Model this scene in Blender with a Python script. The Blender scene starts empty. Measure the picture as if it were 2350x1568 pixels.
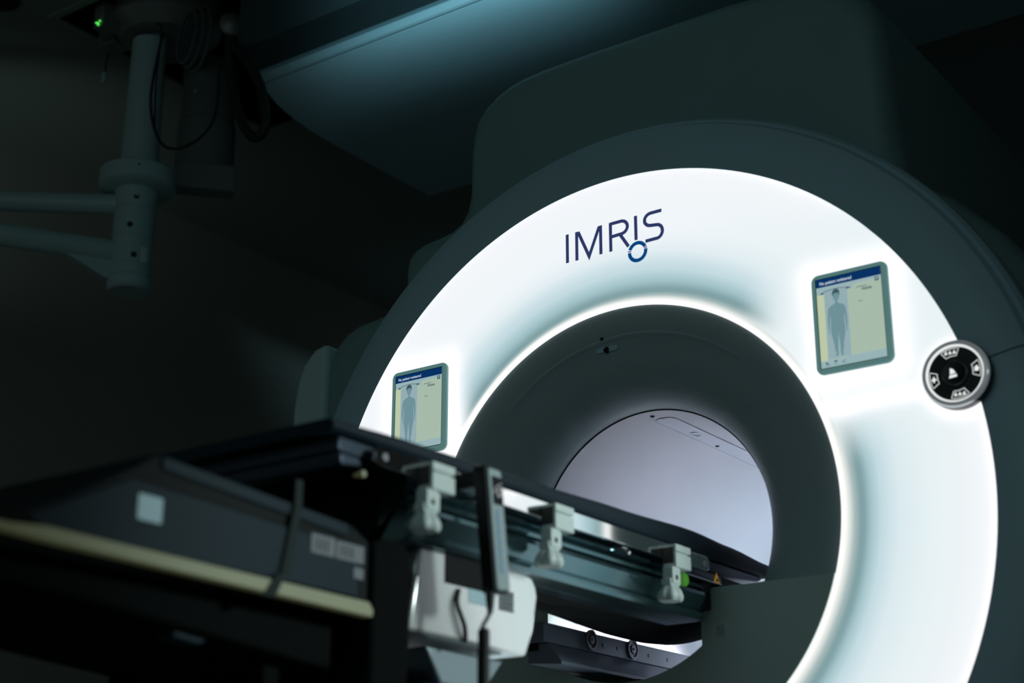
import bpy, bmesh, math, random
from mathutils import Vector, Matrix
random.seed(7)
S = bpy.context.scene
COL = S.collection
PI = math.pi
ZC = 1.15                     # height of the bore axis
FLOOR = -0.12
CEIL = 3.8

# ------------------------------------------------------------------ materials
def srgb(r, g, b):
    f = lambda c: (c/255/12.92) if c/255 <= .04045 else ((c/255+.055)/1.055)**2.4
    return (f(r), f(g), f(b), 1)

def mat(name, col, rough=.5, metal=0., spec=.5, emit=None, estr=0., noise=0., nscale=30., bump=0., coat=0., alpha=1., trans=0.):
    m = bpy.data.materials.new(name); m.use_nodes = True
    nt = m.node_tree; b = nt.nodes['Principled BSDF']
    b.inputs['Base Color'].default_value = col
    b.inputs['Roughness'].default_value = rough
    b.inputs['Metallic'].default_value = metal
    b.inputs['Specular IOR Level'].default_value = spec
    b.inputs['Coat Weight'].default_value = coat
    b.inputs['Coat Roughness'].default_value = .08
    b.inputs['Transmission Weight'].default_value = trans
    if emit:
        b.inputs['Emission Color'].default_value = emit
        b.inputs['Emission Strength'].default_value = estr
    if noise or bump:
        tc = nt.nodes.new('ShaderNodeTexCoord')
        n = nt.nodes.new('ShaderNodeTexNoise'); n.inputs['Scale'].default_value = nscale
        n.inputs['Detail'].default_value = 4
        nt.links.new(tc.outputs['Object'], n.inputs['Vector'])
        if noise:
            mr = nt.nodes.new('ShaderNodeMapRange')
            mr.inputs['To Min'].default_value = 1-noise; mr.inputs['To Max'].default_value = 1+noise
            mix = nt.nodes.new('ShaderNodeVectorMath'); mix.operation = 'SCALE'
            mix.inputs[0].default_value = col[:3]
            nt.links.new(n.outputs['Fac'], mr.inputs['Value'])
            nt.links.new(mr.outputs['Result'], mix.inputs['Scale'])
            nt.links.new(mix.outputs['Vector'], b.inputs['Base Color'])
        if bump:
            bp = nt.nodes.new('ShaderNodeBump'); bp.inputs['Strength'].default_value = bump
            bp.inputs['Distance'].default_value = .01
            nt.links.new(n.outputs['Fac'], bp.inputs['Height'])
            nt.links.new(bp.outputs['Normal'], b.inputs['Normal'])
    return m

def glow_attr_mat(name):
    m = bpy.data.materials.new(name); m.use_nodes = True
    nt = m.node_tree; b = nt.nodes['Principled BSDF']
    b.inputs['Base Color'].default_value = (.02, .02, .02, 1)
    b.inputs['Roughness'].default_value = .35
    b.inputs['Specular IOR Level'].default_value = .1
    a = nt.nodes.new('ShaderNodeAttribute'); a.attribute_name = 'painted_glow'
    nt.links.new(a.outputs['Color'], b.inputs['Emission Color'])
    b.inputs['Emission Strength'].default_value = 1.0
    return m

def emis(name, col, s=1.):
    return mat(name, (0.01, 0.01, 0.01, 1), rough=.4, spec=.2, emit=col, estr=s)

M = dict(
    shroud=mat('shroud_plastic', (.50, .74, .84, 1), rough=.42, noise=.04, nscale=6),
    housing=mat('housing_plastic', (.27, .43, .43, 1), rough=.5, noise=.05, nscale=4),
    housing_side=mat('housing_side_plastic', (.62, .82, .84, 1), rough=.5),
    funnel=mat('funnel_plastic', (.42, .55, .57, 1), rough=.45, noise=.04, nscale=5),
    bore=mat('bore_liner', (.80, .81, .84, 1), rough=.55, noise=.05, nscale=3),
    inlay=mat('bore_inlay', (.70, .72, .78, 1), rough=.22),
    plate=mat('plate_plastic', (.60, .76, .71, 1), rough=.5),
    bedrail=mat('bed_rail', (.30, .36, .46, 1), rough=.3),
    seam=mat('seam_black', (.01, .01, .012, 1), rough=.7),
    bezel=mat('bezel_teal', (.16, .27, .27, 1), rough=.3, emit=srgb(84, 122, 120), estr=.85),  # the frame's brightness is partly put in as emission
    chrome=mat('chrome', (.75, .78, .8, 1), rough=.12, metal=1),
    steel=mat('brushed_steel', (.72, .8, .8, 1), rough=.24, metal=1, noise=.08, nscale=12),
    colsteel=mat('column_steel', (.95, 1., .99, 1), rough=.22, metal=.62, noise=.06, nscale=7),
    necksteel=mat('neck_steel', (.30, .38, .42, 1), rough=.4, metal=.6),
    rail=mat('rail_steel', (1., 1., 1., 1), rough=.08, metal=1, noise=.05, nscale=20),
    black=mat('black_plastic', (.009, .011, .012, 1), rough=.5, spec=.25),
    softblack=mat('black_fabric', (.018, .020, .021, 1), rough=.85, spec=.15, bump=.3, nscale=60),
    navy=mat('navy_pad', (.012, .026, .038, 1), rough=.55, spec=.16, bump=.05, nscale=40),
    navyshell=mat('navy_shell', (.045, .065, .095, 1), rough=.3, metal=.6, spec=.5),
    bodyshell=mat('table_body_shell', (.13, .225, .25, 1), rough=.17, metal=.9),
    clamp=mat('clamp_plastic', (.74, .86, .84, 1), rough=.45, noise=.05, nscale=25),
    clampshade=mat('clamp_slot', (.05, .05, .045, 1), rough=.7),
    console=mat('console_shell', (.010, .014, .016, 1), rough=.6, spec=.1),
    conpanel=mat('console_panel', (.016, .036, .050, 1), rough=.55, spec=.12),
    cream=mat('cream_bumper', (.36, .38, .25, 1), rough=.55, noise=.05, nscale=15, emit=srgb(120, 124, 86), estr=.12),  # faint emission stands in for light falling on the strip
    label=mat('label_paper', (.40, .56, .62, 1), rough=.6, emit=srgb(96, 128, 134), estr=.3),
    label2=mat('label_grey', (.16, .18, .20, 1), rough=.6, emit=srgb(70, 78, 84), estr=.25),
    labelink=mat('label_ink', (.05, .07, .08, 1), rough=.7),
    strap=mat('strap_green', (.003, .018, .016, 1), rough=.8),
    green=mat('green_cap', (.13, .42, .05, 1), rough=.4, emit=(.05, .22, .02, 1), estr=.35),
    yellow=mat('warning_yellow', (.85, .52, .06, 1), rough=.5, emit=(.45, .24, .03, 1), estr=.5),
    grey=mat('fitting_grey', (.32, .32, .36, 1), rough=.4, metal=.3),
    keyface=mat('keypad_face', (.34, .42, .43, 1), rough=.35, emit=srgb(92, 118, 124), estr=.2),
    keyblue=mat('keypad_blue', (.20, .32, .44, 1), rough=.4, emit=srgb(70, 105, 140), estr=.35),
    keyline=emis('key_outline', srgb(215, 222, 222), .9),
    pendant=mat('pendant_enamel', (.48, .66, .66, 1), rough=.4),
    pendant_dark=mat('pendant_back', (.24, .28, .28, 1), rough=.5),
    void=mat('matt_black', (.010, .012, .012, 1), rough=1., spec=.0),
    screw=mat('screw_hole', (.03, .03, .03, 1), rough=.7),
    cablegrey=mat('cable_grey', (.12, .14, .14, 1), rough=.6),
    hublabel=mat('hub_label_paper', (.75, .95, 1., 1), rough=.6),
    cable=mat('cable_black', (.02, .022, .022, 1), rough=.6),
    drive=mat('drive_metal', (.26, .29, .27, 1), rough=.5, metal=.4, noise=.3, nscale=14),
    led=emis('green_led', (.10, .9, .10, 1), 1.6),
    wall=mat('wall_paint', (.46, .46, .42, 1), rough=.85, noise=.08, nscale=2),
    ceil=mat('ceiling_paint', (.26, .30, .28, 1), rough=.85, noise=.06, nscale=2),
    floor=mat('floor_vinyl', (.25, .27, .27, 1), rough=.5, noise=.1, nscale=5),
    covebox=mat('bulkhead_box_dark', (.05, .08, .09, 1), rough=.7),  # upper box set darker than the curved cover
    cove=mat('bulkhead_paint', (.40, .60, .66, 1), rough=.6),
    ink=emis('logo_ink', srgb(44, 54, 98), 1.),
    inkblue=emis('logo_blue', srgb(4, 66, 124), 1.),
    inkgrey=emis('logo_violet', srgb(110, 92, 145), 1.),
    dialface=mat('dial_face', (.012, .017, .018, 1), rough=.3),
    dialrim=mat('dial_rim', (.55, .58, .58, 1), rough=.22, metal=.7, emit=srgb(120, 124, 128), estr=.5),
    dialglow=emis('dial_glow', srgb(235, 240, 238), 1.),
    s_head=emis('scr_header', srgb(4, 48, 100), 1.),
    s_page=emis('scr_page', srgb(166, 186, 170), 1.),
    s_top=emis('scr_top', srgb(150, 178, 182), 1.),
    s_panel=emis('scr_panel', srgb(146, 172, 178), 1.),
    s_left=emis('scr_left', srgb(186, 200, 168), 1.),
    s_body=emis('scr_body', srgb(110, 144, 152), 1.),
    s_dark=emis('scr_dark', srgb(60, 84, 92), 1.),
    s_text=emis('scr_text', srgb(190, 210, 220), 1.),
)
M['painted_glow'] = glow_attr_mat('cover_painted_glow')

# ------------------------------------------------------------------ mesh helpers
def obj(name, bm, m, parent=None, smooth=False, angle=35, bevel=0, seg=3):
    me = bpy.data.meshes.new(name)
    bmesh.ops.recalc_face_normals(bm, faces=bm.faces)
    bm.to_mesh(me); bm.free()
    me.materials.append(M[m] if isinstance(m, str) else m)
    o = bpy.data.objects.new(name, me); COL.objects.link(o)
    if parent: 
        o.parent = parent
        o.matrix_parent_inverse = parent_world(parent).inverted()
    if smooth:
        for p in me.polygons: p.use_smooth = True
        me.set_sharp_from_angle(angle=math.radians(angle))
    if bevel:
        b = o.modifiers.new('bevel', 'BEVEL'); b.width = bevel; b.segments = seg; b.limit_method = 'ANGLE'
        b.angle_limit = math.radians(38)
        for p in me.polygons: p.use_smooth = True
        me.set_sharp_from_angle(angle=math.radians(60))
    return o

def parent_world(p):
    mw = Matrix.Identity(4)
    chain = []
    while p is not None:
        chain.append(p); p = p.parent
    for q in reversed(chain):
        mw = mw @ q.matrix_parent_inverse @ Matrix.LocRotScale(q.location, q.rotation_euler, q.scale)
    return mw

def thing(name, label, cat, loc=(0, 0, 0), group=None):
    o = bpy.data.objects.new(name, None); COL.objects.link(o)
    o.empty_display_size = .1; o.location = loc
    o['label'] = label; o['category'] = cat
    if group: o['group'] = group
    return o

def tag(o, label, cat, group=None):
    o['label'] = label; o['category'] = cat
    if group: o['group'] = group
    return o

def box(bm, x0, x1, y0, y1, z0, z1):
    v = [bm.verts.new(p) for p in ((x0,y0,z0),(x1,y0,z0),(x1,y1,z0),(x0,y1,z0),(x0,y0,z1),(x1,y0,z1),(x1,y1,z1),(x0,y1,z1))]
    for f in ((0,3,2,1),(4,5,6,7),(0,1,5,4),(1,2,6,5),(2,3,7,6),(3,0,4,7)):
        bm.faces.new([v[i] for i in f])
    return v

def bx(*a):
    bm = bmesh.new(); box(bm, *a); return bm

def prism(pts, axis, a, b):
    """closed outline pts (2D) extruded along axis from a to b. axis 0: pts=(y,z); 1: (x,z); 2: (x,y)"""
    bm = bmesh.new(); prism_in(bm, pts, axis, a, b); return bm

def P3(p, axis, t):
    return (t, p[0], p[1]) if axis == 0 else ((p[0], t, p[1]) if axis == 1 else (p[0], p[1], t))

def prism_in(bm, pts, axis, a, b):
    A = [bm.verts.new(P3(p, axis, a)) for p in pts]; B = [bm.verts.new(P3(p, axis, b)) for p in pts]
    n = len(pts)
    bm.faces.new(A); bm.faces.new(B[::-1])
    for i in range(n): bm.faces.new((A[i], B[i], B[(i+1) % n], A[(i+1) % n]))

def flat(pts, y):
    bm = bmesh.new(); bm.faces.new([bm.verts.new((p[0], y, p[1])) for p in pts]); return bm

def slab(bm, pts, y, d=.0008):
    prism_in(bm, pts, 1, y, y-d)

def rrect(x0, x1, z0, z1, r, n=6):
    out = []
    for cx, cz, a0 in ((x1-r, z1-r, 0), (x0+r, z1-r, 90), (x0+r, z0+r, 180), (x1-r, z0+r, 270)):
        for i in range(n+1):
            a = math.radians(a0+90*i/n); out.append((cx+r*math.cos(a), cz+r*math.sin(a)))
    return out

def revolve_y(prof, n=160, a0=0., a1=2*PI, cx=0., cz=ZC, bm=None):
    """prof = [(r,y)], swept about the Y axis through (cx,cz)"""
    bm = bm or bmesh.new(); full = abs(a1-a0-2*PI) < 1e-6
    m = n if full else n+1
    rows = []
    for i in range(m):
        a = a0+(a1-a0)*i/n
        rows.append([bm.verts.new((cx+r*math.cos(a), y, cz+r*math.sin(a))) for r, y in prof])
    for i in range(n):
        A, B = rows[i], rows[(i+1) % m]
        for j in range(len(prof)-1):
            bm.faces.new((A[j], B[j], B[j+1], A[j+1]))
    return bm

def frame_for(d):
    d = d.normalized(); up = Vector((0, 0, 1)) if abs(d.z) < .95 else Vector((0, 1, 0))
    a = d.cross(up).normalized(); return a, a.cross(d).normalized()

def lathe(bm, p0, d, prof, n=40):
    """prof=[(t along d, radius)] from p0"""
    p0 = Vector(p0); d = Vector(d).normalized(); a, b = frame_for(d); rows = []
    for t, r in prof:
        c = p0+d*t
        rows.append([bm.verts.new(c+a*(r*math.cos(2*PI*i/n))+b*(r*math.sin(2*PI*i/n))) for i in range(n)])
    for A, B in zip(rows, rows[1:]):
        for i in range(n): bm.faces.new((A[i], A[(i+1) % n], B[(i+1) % n], B[i]))
    bm.faces.new(rows[0][::-1]); bm.faces.new(rows[-1])

def lath(p0, d, prof, n=40):
    bm = bmesh.new(); lathe(bm, p0, d, prof, n); return bm

def tube(bm, pts, r, n=12, closed=False, taper=None):
    pts = [Vector(p) for p in pts]; rows = []; N = len(pts); a = None
    for i, p in enumerate(pts):
        d = (pts[(i+1) % N]-pts[i-1]) if (closed or 0 < i < N-1) else ((pts[1]-pts[0]) if i == 0 else (pts[-1]-pts[-2]))
        d.normalize()
        if a is None: a, b = frame_for(d)
        else:
            a = (a-d*a.dot(d)).normalized(); b = a.cross(d).normalized()
        rr = r if taper is None else r*taper[i]
        rows.append([bm.verts.new(p+a*(rr*math.cos(2*PI*k/n))+b*(rr*math.sin(2*PI*k/n))) for k in range(n)])
    rng = range(N) if closed else range(N-1)
    for i in rng:
        A, B = rows[i], rows[(i+1) % N]
        for k in range(n): bm.faces.new((A[k], A[(k+1) % n], B[(k+1) % n], B[k]))
    if not closed:
        bm.faces.new(rows[0][::-1]); bm.faces.new(rows[-1])

def spline(pts, k=8):
    out = []; P = [Vector(p) for p in pts]
    for i in range(len(P)-1):
        p0 = P[max(i-1, 0)]; p1 = P[i]; p2 = P[i+1]; p3 = P[min(i+2, len(P)-1)]
        for j in range(k):
            t = j/k
            out.append(.5*((2*p1)+(p2-p0)*t+(2*p0-5*p1+4*p2-p3)*t*t+(3*p1-p0-3*p2+p3)*t**3))
    out.append(P[-1]); return out

def stroke(bm, pts, w, y, d=.0008):
    """flat mitred stroke in the XZ plane"""
    P = [Vector((p[0], p[1])) for p in pts]; L = []; R = []
    for i, p in enumerate(P):
        d0 = (P[i]-P[i-1]).normalized() if i else (P[1]-P[0]).normalized()
        d1 = (P[i+1]-P[i]).normalized() if i < len(P)-1 else d0
        n0 = Vector((-d0.y, d0.x)); n1 = Vector((-d1.y, d1.x)); m = (n0+n1).normalized()
        k = w/2/max(.35, m.dot(n0)); L.append(p+m*k); R.append(p-m*k)
    for i in range(len(P)-1):
        slab(bm, [L[i], L[i+1], R[i+1], R[i]], y, d)

def text_mesh(name, s, size, x, y, z, m, parent, align='LEFT', squeeze=1., bold=0.):
    cu = bpy.data.curves.new(name, 'FONT'); cu.body = s; cu.size = size; cu.align_x = align; cu.resolution_u = 3; cu.offset = bold
    t = bpy.data.objects.new(name+'_tmp', cu); COL.objects.link(t)
    bpy.context.view_layer.update()
    me = bpy.data.meshes.new_from_object(t.evaluated_get(bpy.context.evaluated_depsgraph_get()))
    COL.objects.unlink(t); bpy.data.objects.remove(t); bpy.data.curves.remove(cu)
    bm = bmesh.new(); bm.from_mesh(me); bpy.data.meshes.remove(me)
    for v in bm.verts:
        v.co = Vector((x+v.co.x*squeeze, y, z+v.co.y))
    return obj(name, bm, m, parent)

# ------------------------------------------------------------------ the scanner
scanner = thing('mri_scanner', 'large ring-shaped MRI scanner with glowing white front and dark open bore', 'scanner', (0, .9, FLOOR))

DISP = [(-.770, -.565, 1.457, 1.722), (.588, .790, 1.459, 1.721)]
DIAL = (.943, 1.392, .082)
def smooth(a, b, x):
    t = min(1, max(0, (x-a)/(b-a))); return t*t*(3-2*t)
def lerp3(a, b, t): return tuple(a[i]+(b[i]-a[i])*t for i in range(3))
RAMP = [(.615, (1.12, 1.12, 1.10)), (.629, (1.06, 1.06, 1.03)), (.637, (.80, .83, .80)), (.648, (.40, .50, .50)), (.660, (.22, .35, .37)), (.670, (.22, .36, .38)), (.690, (.36, .54, .58)),  # emission by radius, with the groove's shade painted in
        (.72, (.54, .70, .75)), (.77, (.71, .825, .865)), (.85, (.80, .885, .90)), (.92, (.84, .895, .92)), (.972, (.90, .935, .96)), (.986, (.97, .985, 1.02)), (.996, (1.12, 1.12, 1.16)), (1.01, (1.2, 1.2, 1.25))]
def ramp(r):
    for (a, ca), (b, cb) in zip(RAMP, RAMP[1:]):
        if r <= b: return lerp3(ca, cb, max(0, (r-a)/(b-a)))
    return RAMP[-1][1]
def painted_glow(x, z):
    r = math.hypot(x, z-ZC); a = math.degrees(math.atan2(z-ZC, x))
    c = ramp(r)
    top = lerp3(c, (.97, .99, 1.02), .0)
    # the groove's painted shade fades out beside the displays
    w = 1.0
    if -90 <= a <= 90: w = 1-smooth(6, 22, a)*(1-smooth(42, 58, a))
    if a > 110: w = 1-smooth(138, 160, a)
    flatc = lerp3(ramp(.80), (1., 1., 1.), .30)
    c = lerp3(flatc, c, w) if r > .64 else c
    # the upper crown is painted brighter overall
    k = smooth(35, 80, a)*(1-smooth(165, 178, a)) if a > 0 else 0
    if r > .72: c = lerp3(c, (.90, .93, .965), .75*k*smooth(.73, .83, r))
    # halo round the displays and the dial, painted into the emission
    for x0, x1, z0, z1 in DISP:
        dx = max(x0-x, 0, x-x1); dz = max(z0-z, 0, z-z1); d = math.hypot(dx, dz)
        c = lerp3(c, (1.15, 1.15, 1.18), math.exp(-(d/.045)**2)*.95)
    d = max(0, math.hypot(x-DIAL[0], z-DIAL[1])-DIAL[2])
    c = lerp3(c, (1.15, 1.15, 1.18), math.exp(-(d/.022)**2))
    # painted bright streak running from the bore to the dial under the right-hand display
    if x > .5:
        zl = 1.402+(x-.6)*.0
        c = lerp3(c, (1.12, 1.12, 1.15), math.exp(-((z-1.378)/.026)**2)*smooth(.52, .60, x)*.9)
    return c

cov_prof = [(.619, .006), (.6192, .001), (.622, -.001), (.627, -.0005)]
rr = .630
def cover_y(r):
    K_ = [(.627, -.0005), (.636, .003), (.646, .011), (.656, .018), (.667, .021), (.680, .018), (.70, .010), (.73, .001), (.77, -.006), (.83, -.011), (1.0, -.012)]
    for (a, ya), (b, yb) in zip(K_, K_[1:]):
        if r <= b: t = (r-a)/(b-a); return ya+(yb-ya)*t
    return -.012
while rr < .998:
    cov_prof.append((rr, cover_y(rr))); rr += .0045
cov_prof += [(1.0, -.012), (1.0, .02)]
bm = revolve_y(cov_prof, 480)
cover = obj('front_cover', bm, 'painted_glow', scanner, smooth=True, angle=60)
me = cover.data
attr = me.color_attributes.new('painted_glow', 'FLOAT_COLOR', 'POINT')
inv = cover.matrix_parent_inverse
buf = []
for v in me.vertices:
    c = painted_glow(v.co.x, v.co.z); buf += [c[0], c[1], c[2], 1.]
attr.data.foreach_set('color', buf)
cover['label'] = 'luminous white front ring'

sh = [(1.0005, .02), (1.0005, -.0125), (1.03, -.014), (1.07, -.012), (1.11, -.003), (1.138, .012), (1.148, .028), (1.158, .034), (1.168, .048), (1.172, .07), (1.168, .14), (1.15, .252)]
obj('outer_shroud', revolve_y(sh, 240), 'shroud', scanner, smooth=True, angle=22)
# straight seam across the shroud on the right
a = math.atan2(1.43-ZC, 1.03)
bm = bmesh.new(); tube(bm, [(r*math.cos(a), y-.0006, ZC+r*math.sin(a)) for r, y in sh[2:9]], .0014, 6)
obj('shroud_seam', bm, 'seam', scanner)

fun = [(.619, .006), (.608, .012), (.595, .016), (.575, .022), (.555, .028), (.540, .033)]
fun2 = [(.540, .033), (.52, .039), (.50, .044), (.475, .050), (.452, .058), (.432, .067), (.414, .078), (.400, .090), (.389, .103), (.380, .117), (.373, .131), (.3685, .145), (.366, .157)]
obj('bore_funnel', revolve_y(fun+fun2[1:], 200), 'funnel', scanner, smooth=True, angle=18)
bm = bmesh.new(); rows = []
for i in range(61):
    t = i/60; a = math.radians(48+88*t); k = .0035*math.sin(PI*t)**.8*(.5+.5*t)
    rows.append([bm.verts.new((r*math.cos(a), y, ZC+r*math.sin(a))) for r, y in ((.552+k, .0290), (.548+.3*k, .0298-k), (.541, .0325-.3*k), (.539, .0335))])
for A, B in zip(rows, rows[1:]):
    for q in range(3): bm.faces.new((A[q], B[q], B[q+1], A[q+1]))
obj('funnel_crease', bm, 'funnel', scanner, smooth=True, angle=60)
obj('bore_seam', revolve_y([(.3665, .1568), (.3628, .1572), (.3628, .1584), (.3665, .1588)], 160), 'seam', scanner)
bore = obj('bore_tube', revolve_y([(.366, .159), (.3645, .166), (.3645, 1.72), (.5, 1.80)], 200), 'bore', scanner, smooth=True)
# inlay strip along the crown of the bore with an oval window and two dark sensor dots
def bore_patch(x0, x1, y0, y1, r, rnd=.02, n=10):
    """a patch lying on the bore wall near its crown; x is arc position"""
    out = bmesh.new(); pts = rrect(x0, x1, y0, y1, rnd, 5)
    vs = [out.verts.new((r*math.sin(p[0]/r), p[1], ZC+r*math.cos(p[0]/r))) for p in pts]
    out.faces.new(vs); return out
il = obj('bore_inlay', bore_patch(-.028, .036, .235, 1.6, .3632, .02), 'inlay', scanner)
bm = bmesh.new()
tube(bm, [(.3625*math.sin(x/.3625), y, ZC+.3625*math.cos(x/.3625)) for x, y in rrect(-.028, .036, .235, 1.6, .02, 5)], .0005, 6, closed=True)
obj('inlay_edge', bm, 'inlay', il)
bm = bmesh.new(); tube(bm, [(.014*math.cos(t), .427+.022*math.sin(t), ZC+.362) for t in [2*PI*i/24 for i in range(24)]], .0012, 6, closed=True)
obj('inlay_window', bm, 'chrome', il)
for yy, xx in ((.204, -.012), (.579, -.012)):
    obj('sensor_dot', lath((xx, yy, ZC+.3635), (0, 0, -1), [(0, .0062), (.0022, .0058)], 16), 'seam', scanner)
# laser window at the top of the funnel
lw = obj('laser_window', prism(rrect(-.085, -.018, 1.664, 1.680, .007), 1, .034, .050), 'shroud', scanner, bevel=.002)
obj('laser_lens', lath((-.052, .038, 1.671), (0, -1, -.5), [(0, .009), (.008, .008)], 20), 'seam', lw)
obj('laser_port', lath((-.062, .031, 1.703), (0, -1, -.5), [(0, .005), (.006, .005)], 12), 'seam', scanner)

# lower front plate with the slot the table enters through
def plate_outline():
    top = .975; Ro = .617
    xo = math.sqrt(Ro**2-(ZC-top)**2); aL = math.atan2(top-ZC, -xo); aR = math.atan2(top-ZC, xo)
    pts = [(Ro*math.cos(t), ZC+Ro*math.sin(t)) for t in [aR+((-PI-(-PI-aL))-aR)*0 for _ in (0,)]]
    arc = []
    a0 = aR; a1 = -PI-aR
    for i in range(61):
        t = a0+(a1-a0)*i/60; arc.append((Ro*math.cos(t), ZC+Ro*math.sin(t)))
    Ri = .389; sx = .229; zi = ZC-math.sqrt(Ri**2-sx**2)
    b0 = math.atan2(zi-ZC, -sx); b1 = math.atan2(zi-ZC, sx)
    hole = [(-sx, top)]+[(Ri*math.cos(b0+(b1-b0)*i/40), ZC+Ri*math.sin(b0+(b1-b0)*i/40)) for i in range(41)]+[(sx, top)]
    return arc+hole
bm = bmesh.new(); pts = plate_outline()
F = [bm.verts.new((x, .0, z)) for x, z in pts]; Bk = [bm.verts.new((x, .145, z)) for x, z in pts]
n = len(pts)
for i in range(n): bm.faces.new((F[i], Bk[i], Bk[(i+1) % n], F[(i+1) % n]))
for V in (F, Bk):
    es = [bm.edges.get((V[i], V[(i+1) % n])) for i in range(n)]
    bmesh.ops.triangle_fill(bm, edges=es, use_beauty=True)
plate = obj('lower_plate', bm, 'plate', scanner)
hat = obj('access_hatch', prism(rrect(.266, .302, .848, .886, .003, 3), 1, .001, -.004), 'plate', plate, bevel=.001)
bm = bmesh.new(); slab(bm, rrect(.273, .295, .854, .880, .002, 3), -.0042, .0006); obj('hatch_inset', bm, 'funnel', hat)

# support bed inside the bore
sup = obj('support_rail', bx(-.20, -.10, -.21, 1.60, .848, .897), 'bedrail', scanner, bevel=.002)
sup['label'] = 'long pale guide rail lying in the bottom of the bore'
obj('rail_plinth', bx(-.19, -.13, -.20, 1.60, .83, .85), 'seam', sup)
obj('rail_shelf', prism([(-.16, .846), (-.098, .846), (-.06, .80), (-.06, .792), (-.16, .80)], 1, -.19, 1.6), 'bedrail', sup)
for yy in (.005, .21):
    bm = bmesh.new()
    lathe(bm, (-.100, yy-.20*0, .878), (1, 0, 0), [(0, .026), (.006, .026), (.006, .021), (.003, .020), (.003, .012), (.007, .011), (.007, .004), (.009, .003)], 28)
    obj('guide_roller', bm, 'grey', sup, smooth=True)
for yy in (.07, .14, .30, .40):
    obj('rail_screw', lath((-.100, yy, .872), (1, 0, 0), [(0, .005), (.0015, .0045)], 12), 'funnel', sup)

# magnet housing: stepped silhouette, hollow in the middle
half = [(.0, 2.80), (.30, 2.80), (.46, 2.79), (.58, 2.755), (.66, 2.70), (.700, 2.62), (.712, 2.52), (.716, 2.42), (.745, 2.345), (.80, 2.30), (.90, 2.285), (.955, 2.265), (.978, 2.235), (.980, 2.12),
        (.995, 2.085), (1.06, 2.07), (1.18, 2.055), (1.25, 2.03), (1.295, 1.98), (1.312, 1.90), (1.315, 1.5), (1.315, 1.0), (1.315, .3), (1.27, .06), (1.15, -.04), (.6, -.10), (0, -.11)]
half = [(.0, 2.786), (.26, 2.786), (.415, 2.783), (.50, 2.776), (.56, 2.763), (.61, 2.742), (.655, 2.712), (.688, 2.672), (.703, 2.62), (.709, 2.56), (.713, 2.42), (.728, 2.36), (.752, 2.325), (.79, 2.303), (.84, 2.293), (.90, 2.287), (.945, 2.272), (.970, 2.25), (.979, 2.215), (.980, 2.12),
        (.990, 2.09), (1.02, 2.075), (1.10, 2.064), (1.18, 2.055), (1.235, 2.035), (1.275, 2.0), (1.298, 1.955), (1.31, 1.90), (1.315, 1.5), (1.315, 1.0), (1.315, .3), (1.27, .06), (1.15, -.04), (.6, -.10), (0, -.11)]
right = [(.26, 2.786), (.415, 2.775), (.53, 2.752), (.62, 2.71), (.68, 2.65), (.710, 2.57), (.722, 2.45), (.728, 2.25), (.74, 2.08), (.86, 1.99), (.98, 1.86), (1.09, 1.68), (1.16, 1.45), (1.18, 1.2), (1.18, .8), (1.18, .3), (1.15, .06), (1.08, -.04), (.6, -.10), (0, -.11)]
outl = [(-x, z) for x, z in half[::-1][:-1]]
outl = [(0, 2.786)] + right + [(-x, z) for x, z in half[::-1][1:-1]]
bm = bmesh.new(); rows = []
cnt = len(outl)
def lay(k, y):   # outline pulled in by k
    out = []
    for x, z in outl:
        d = math.hypot(x, z-ZC); f = (d-k)/d
        out.append(bm.verts.new((x*f, y, ZC+(z-ZC)*f)))
    return out
rings = []
for k, y in ((.10, .245), (.055, .252), (.022, .275), (.0, .33), (.0, 1.62), (.03, 1.70), (.10, 1.74)):
    rings.append(lay(k, y))
inn = [bm.verts.new((1.10*(x/math.hypot(x, z-ZC)), .262, ZC+1.10*(z-ZC)/math.hypot(x, z-ZC))) for x, z in outl]
bk = [bm.verts.new((.5*(x/math.hypot(x, z-ZC)), 1.79, ZC+.5*(z-ZC)/math.hypot(x, z-ZC))) for x, z in outl]
rings = [inn]+rings+[bk]
for A, B in zip(rings, rings[1:]):
    for i in range(cnt): bm.faces.new((A[i], A[(i+1) % cnt], B[(i+1) % cnt], B[i]))
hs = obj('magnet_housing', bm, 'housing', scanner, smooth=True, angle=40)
hs['label'] = 'dark rounded magnet housing stepping up behind the ring'
for s in (-1,):
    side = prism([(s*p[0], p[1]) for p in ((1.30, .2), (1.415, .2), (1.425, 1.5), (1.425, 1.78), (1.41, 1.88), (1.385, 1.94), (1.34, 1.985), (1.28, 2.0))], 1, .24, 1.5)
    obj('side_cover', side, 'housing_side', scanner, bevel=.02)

# ---- display panels
def human(u0, v0, w, h):
    R_ = [(.00, .155), (.055, .150), (.06, .175), (.05, .205), (.13, .225), (.30, .245), (.40, .275), (.44, .33), (.46, .42), (.47, .50), (.44, .60), (.435, .655), (.40, .645), (.40, .60), (.385, .52), (.36, .42), (.34, .37), (.32, .45), (.33, .53),
          (.345, .60), (.31, .70), (.24, .80), (.20, .90), (.16, .945), (.20, .985), (.08, .99), (.06, .94), (.06, .85), (.03, .75), (.0, .64)]
    return [(u0+w*a, v0+h*b) for a, b in R_]+[(u0-w*a, v0+h*b) for a, b in R_[::-1][1:-1]]

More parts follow.
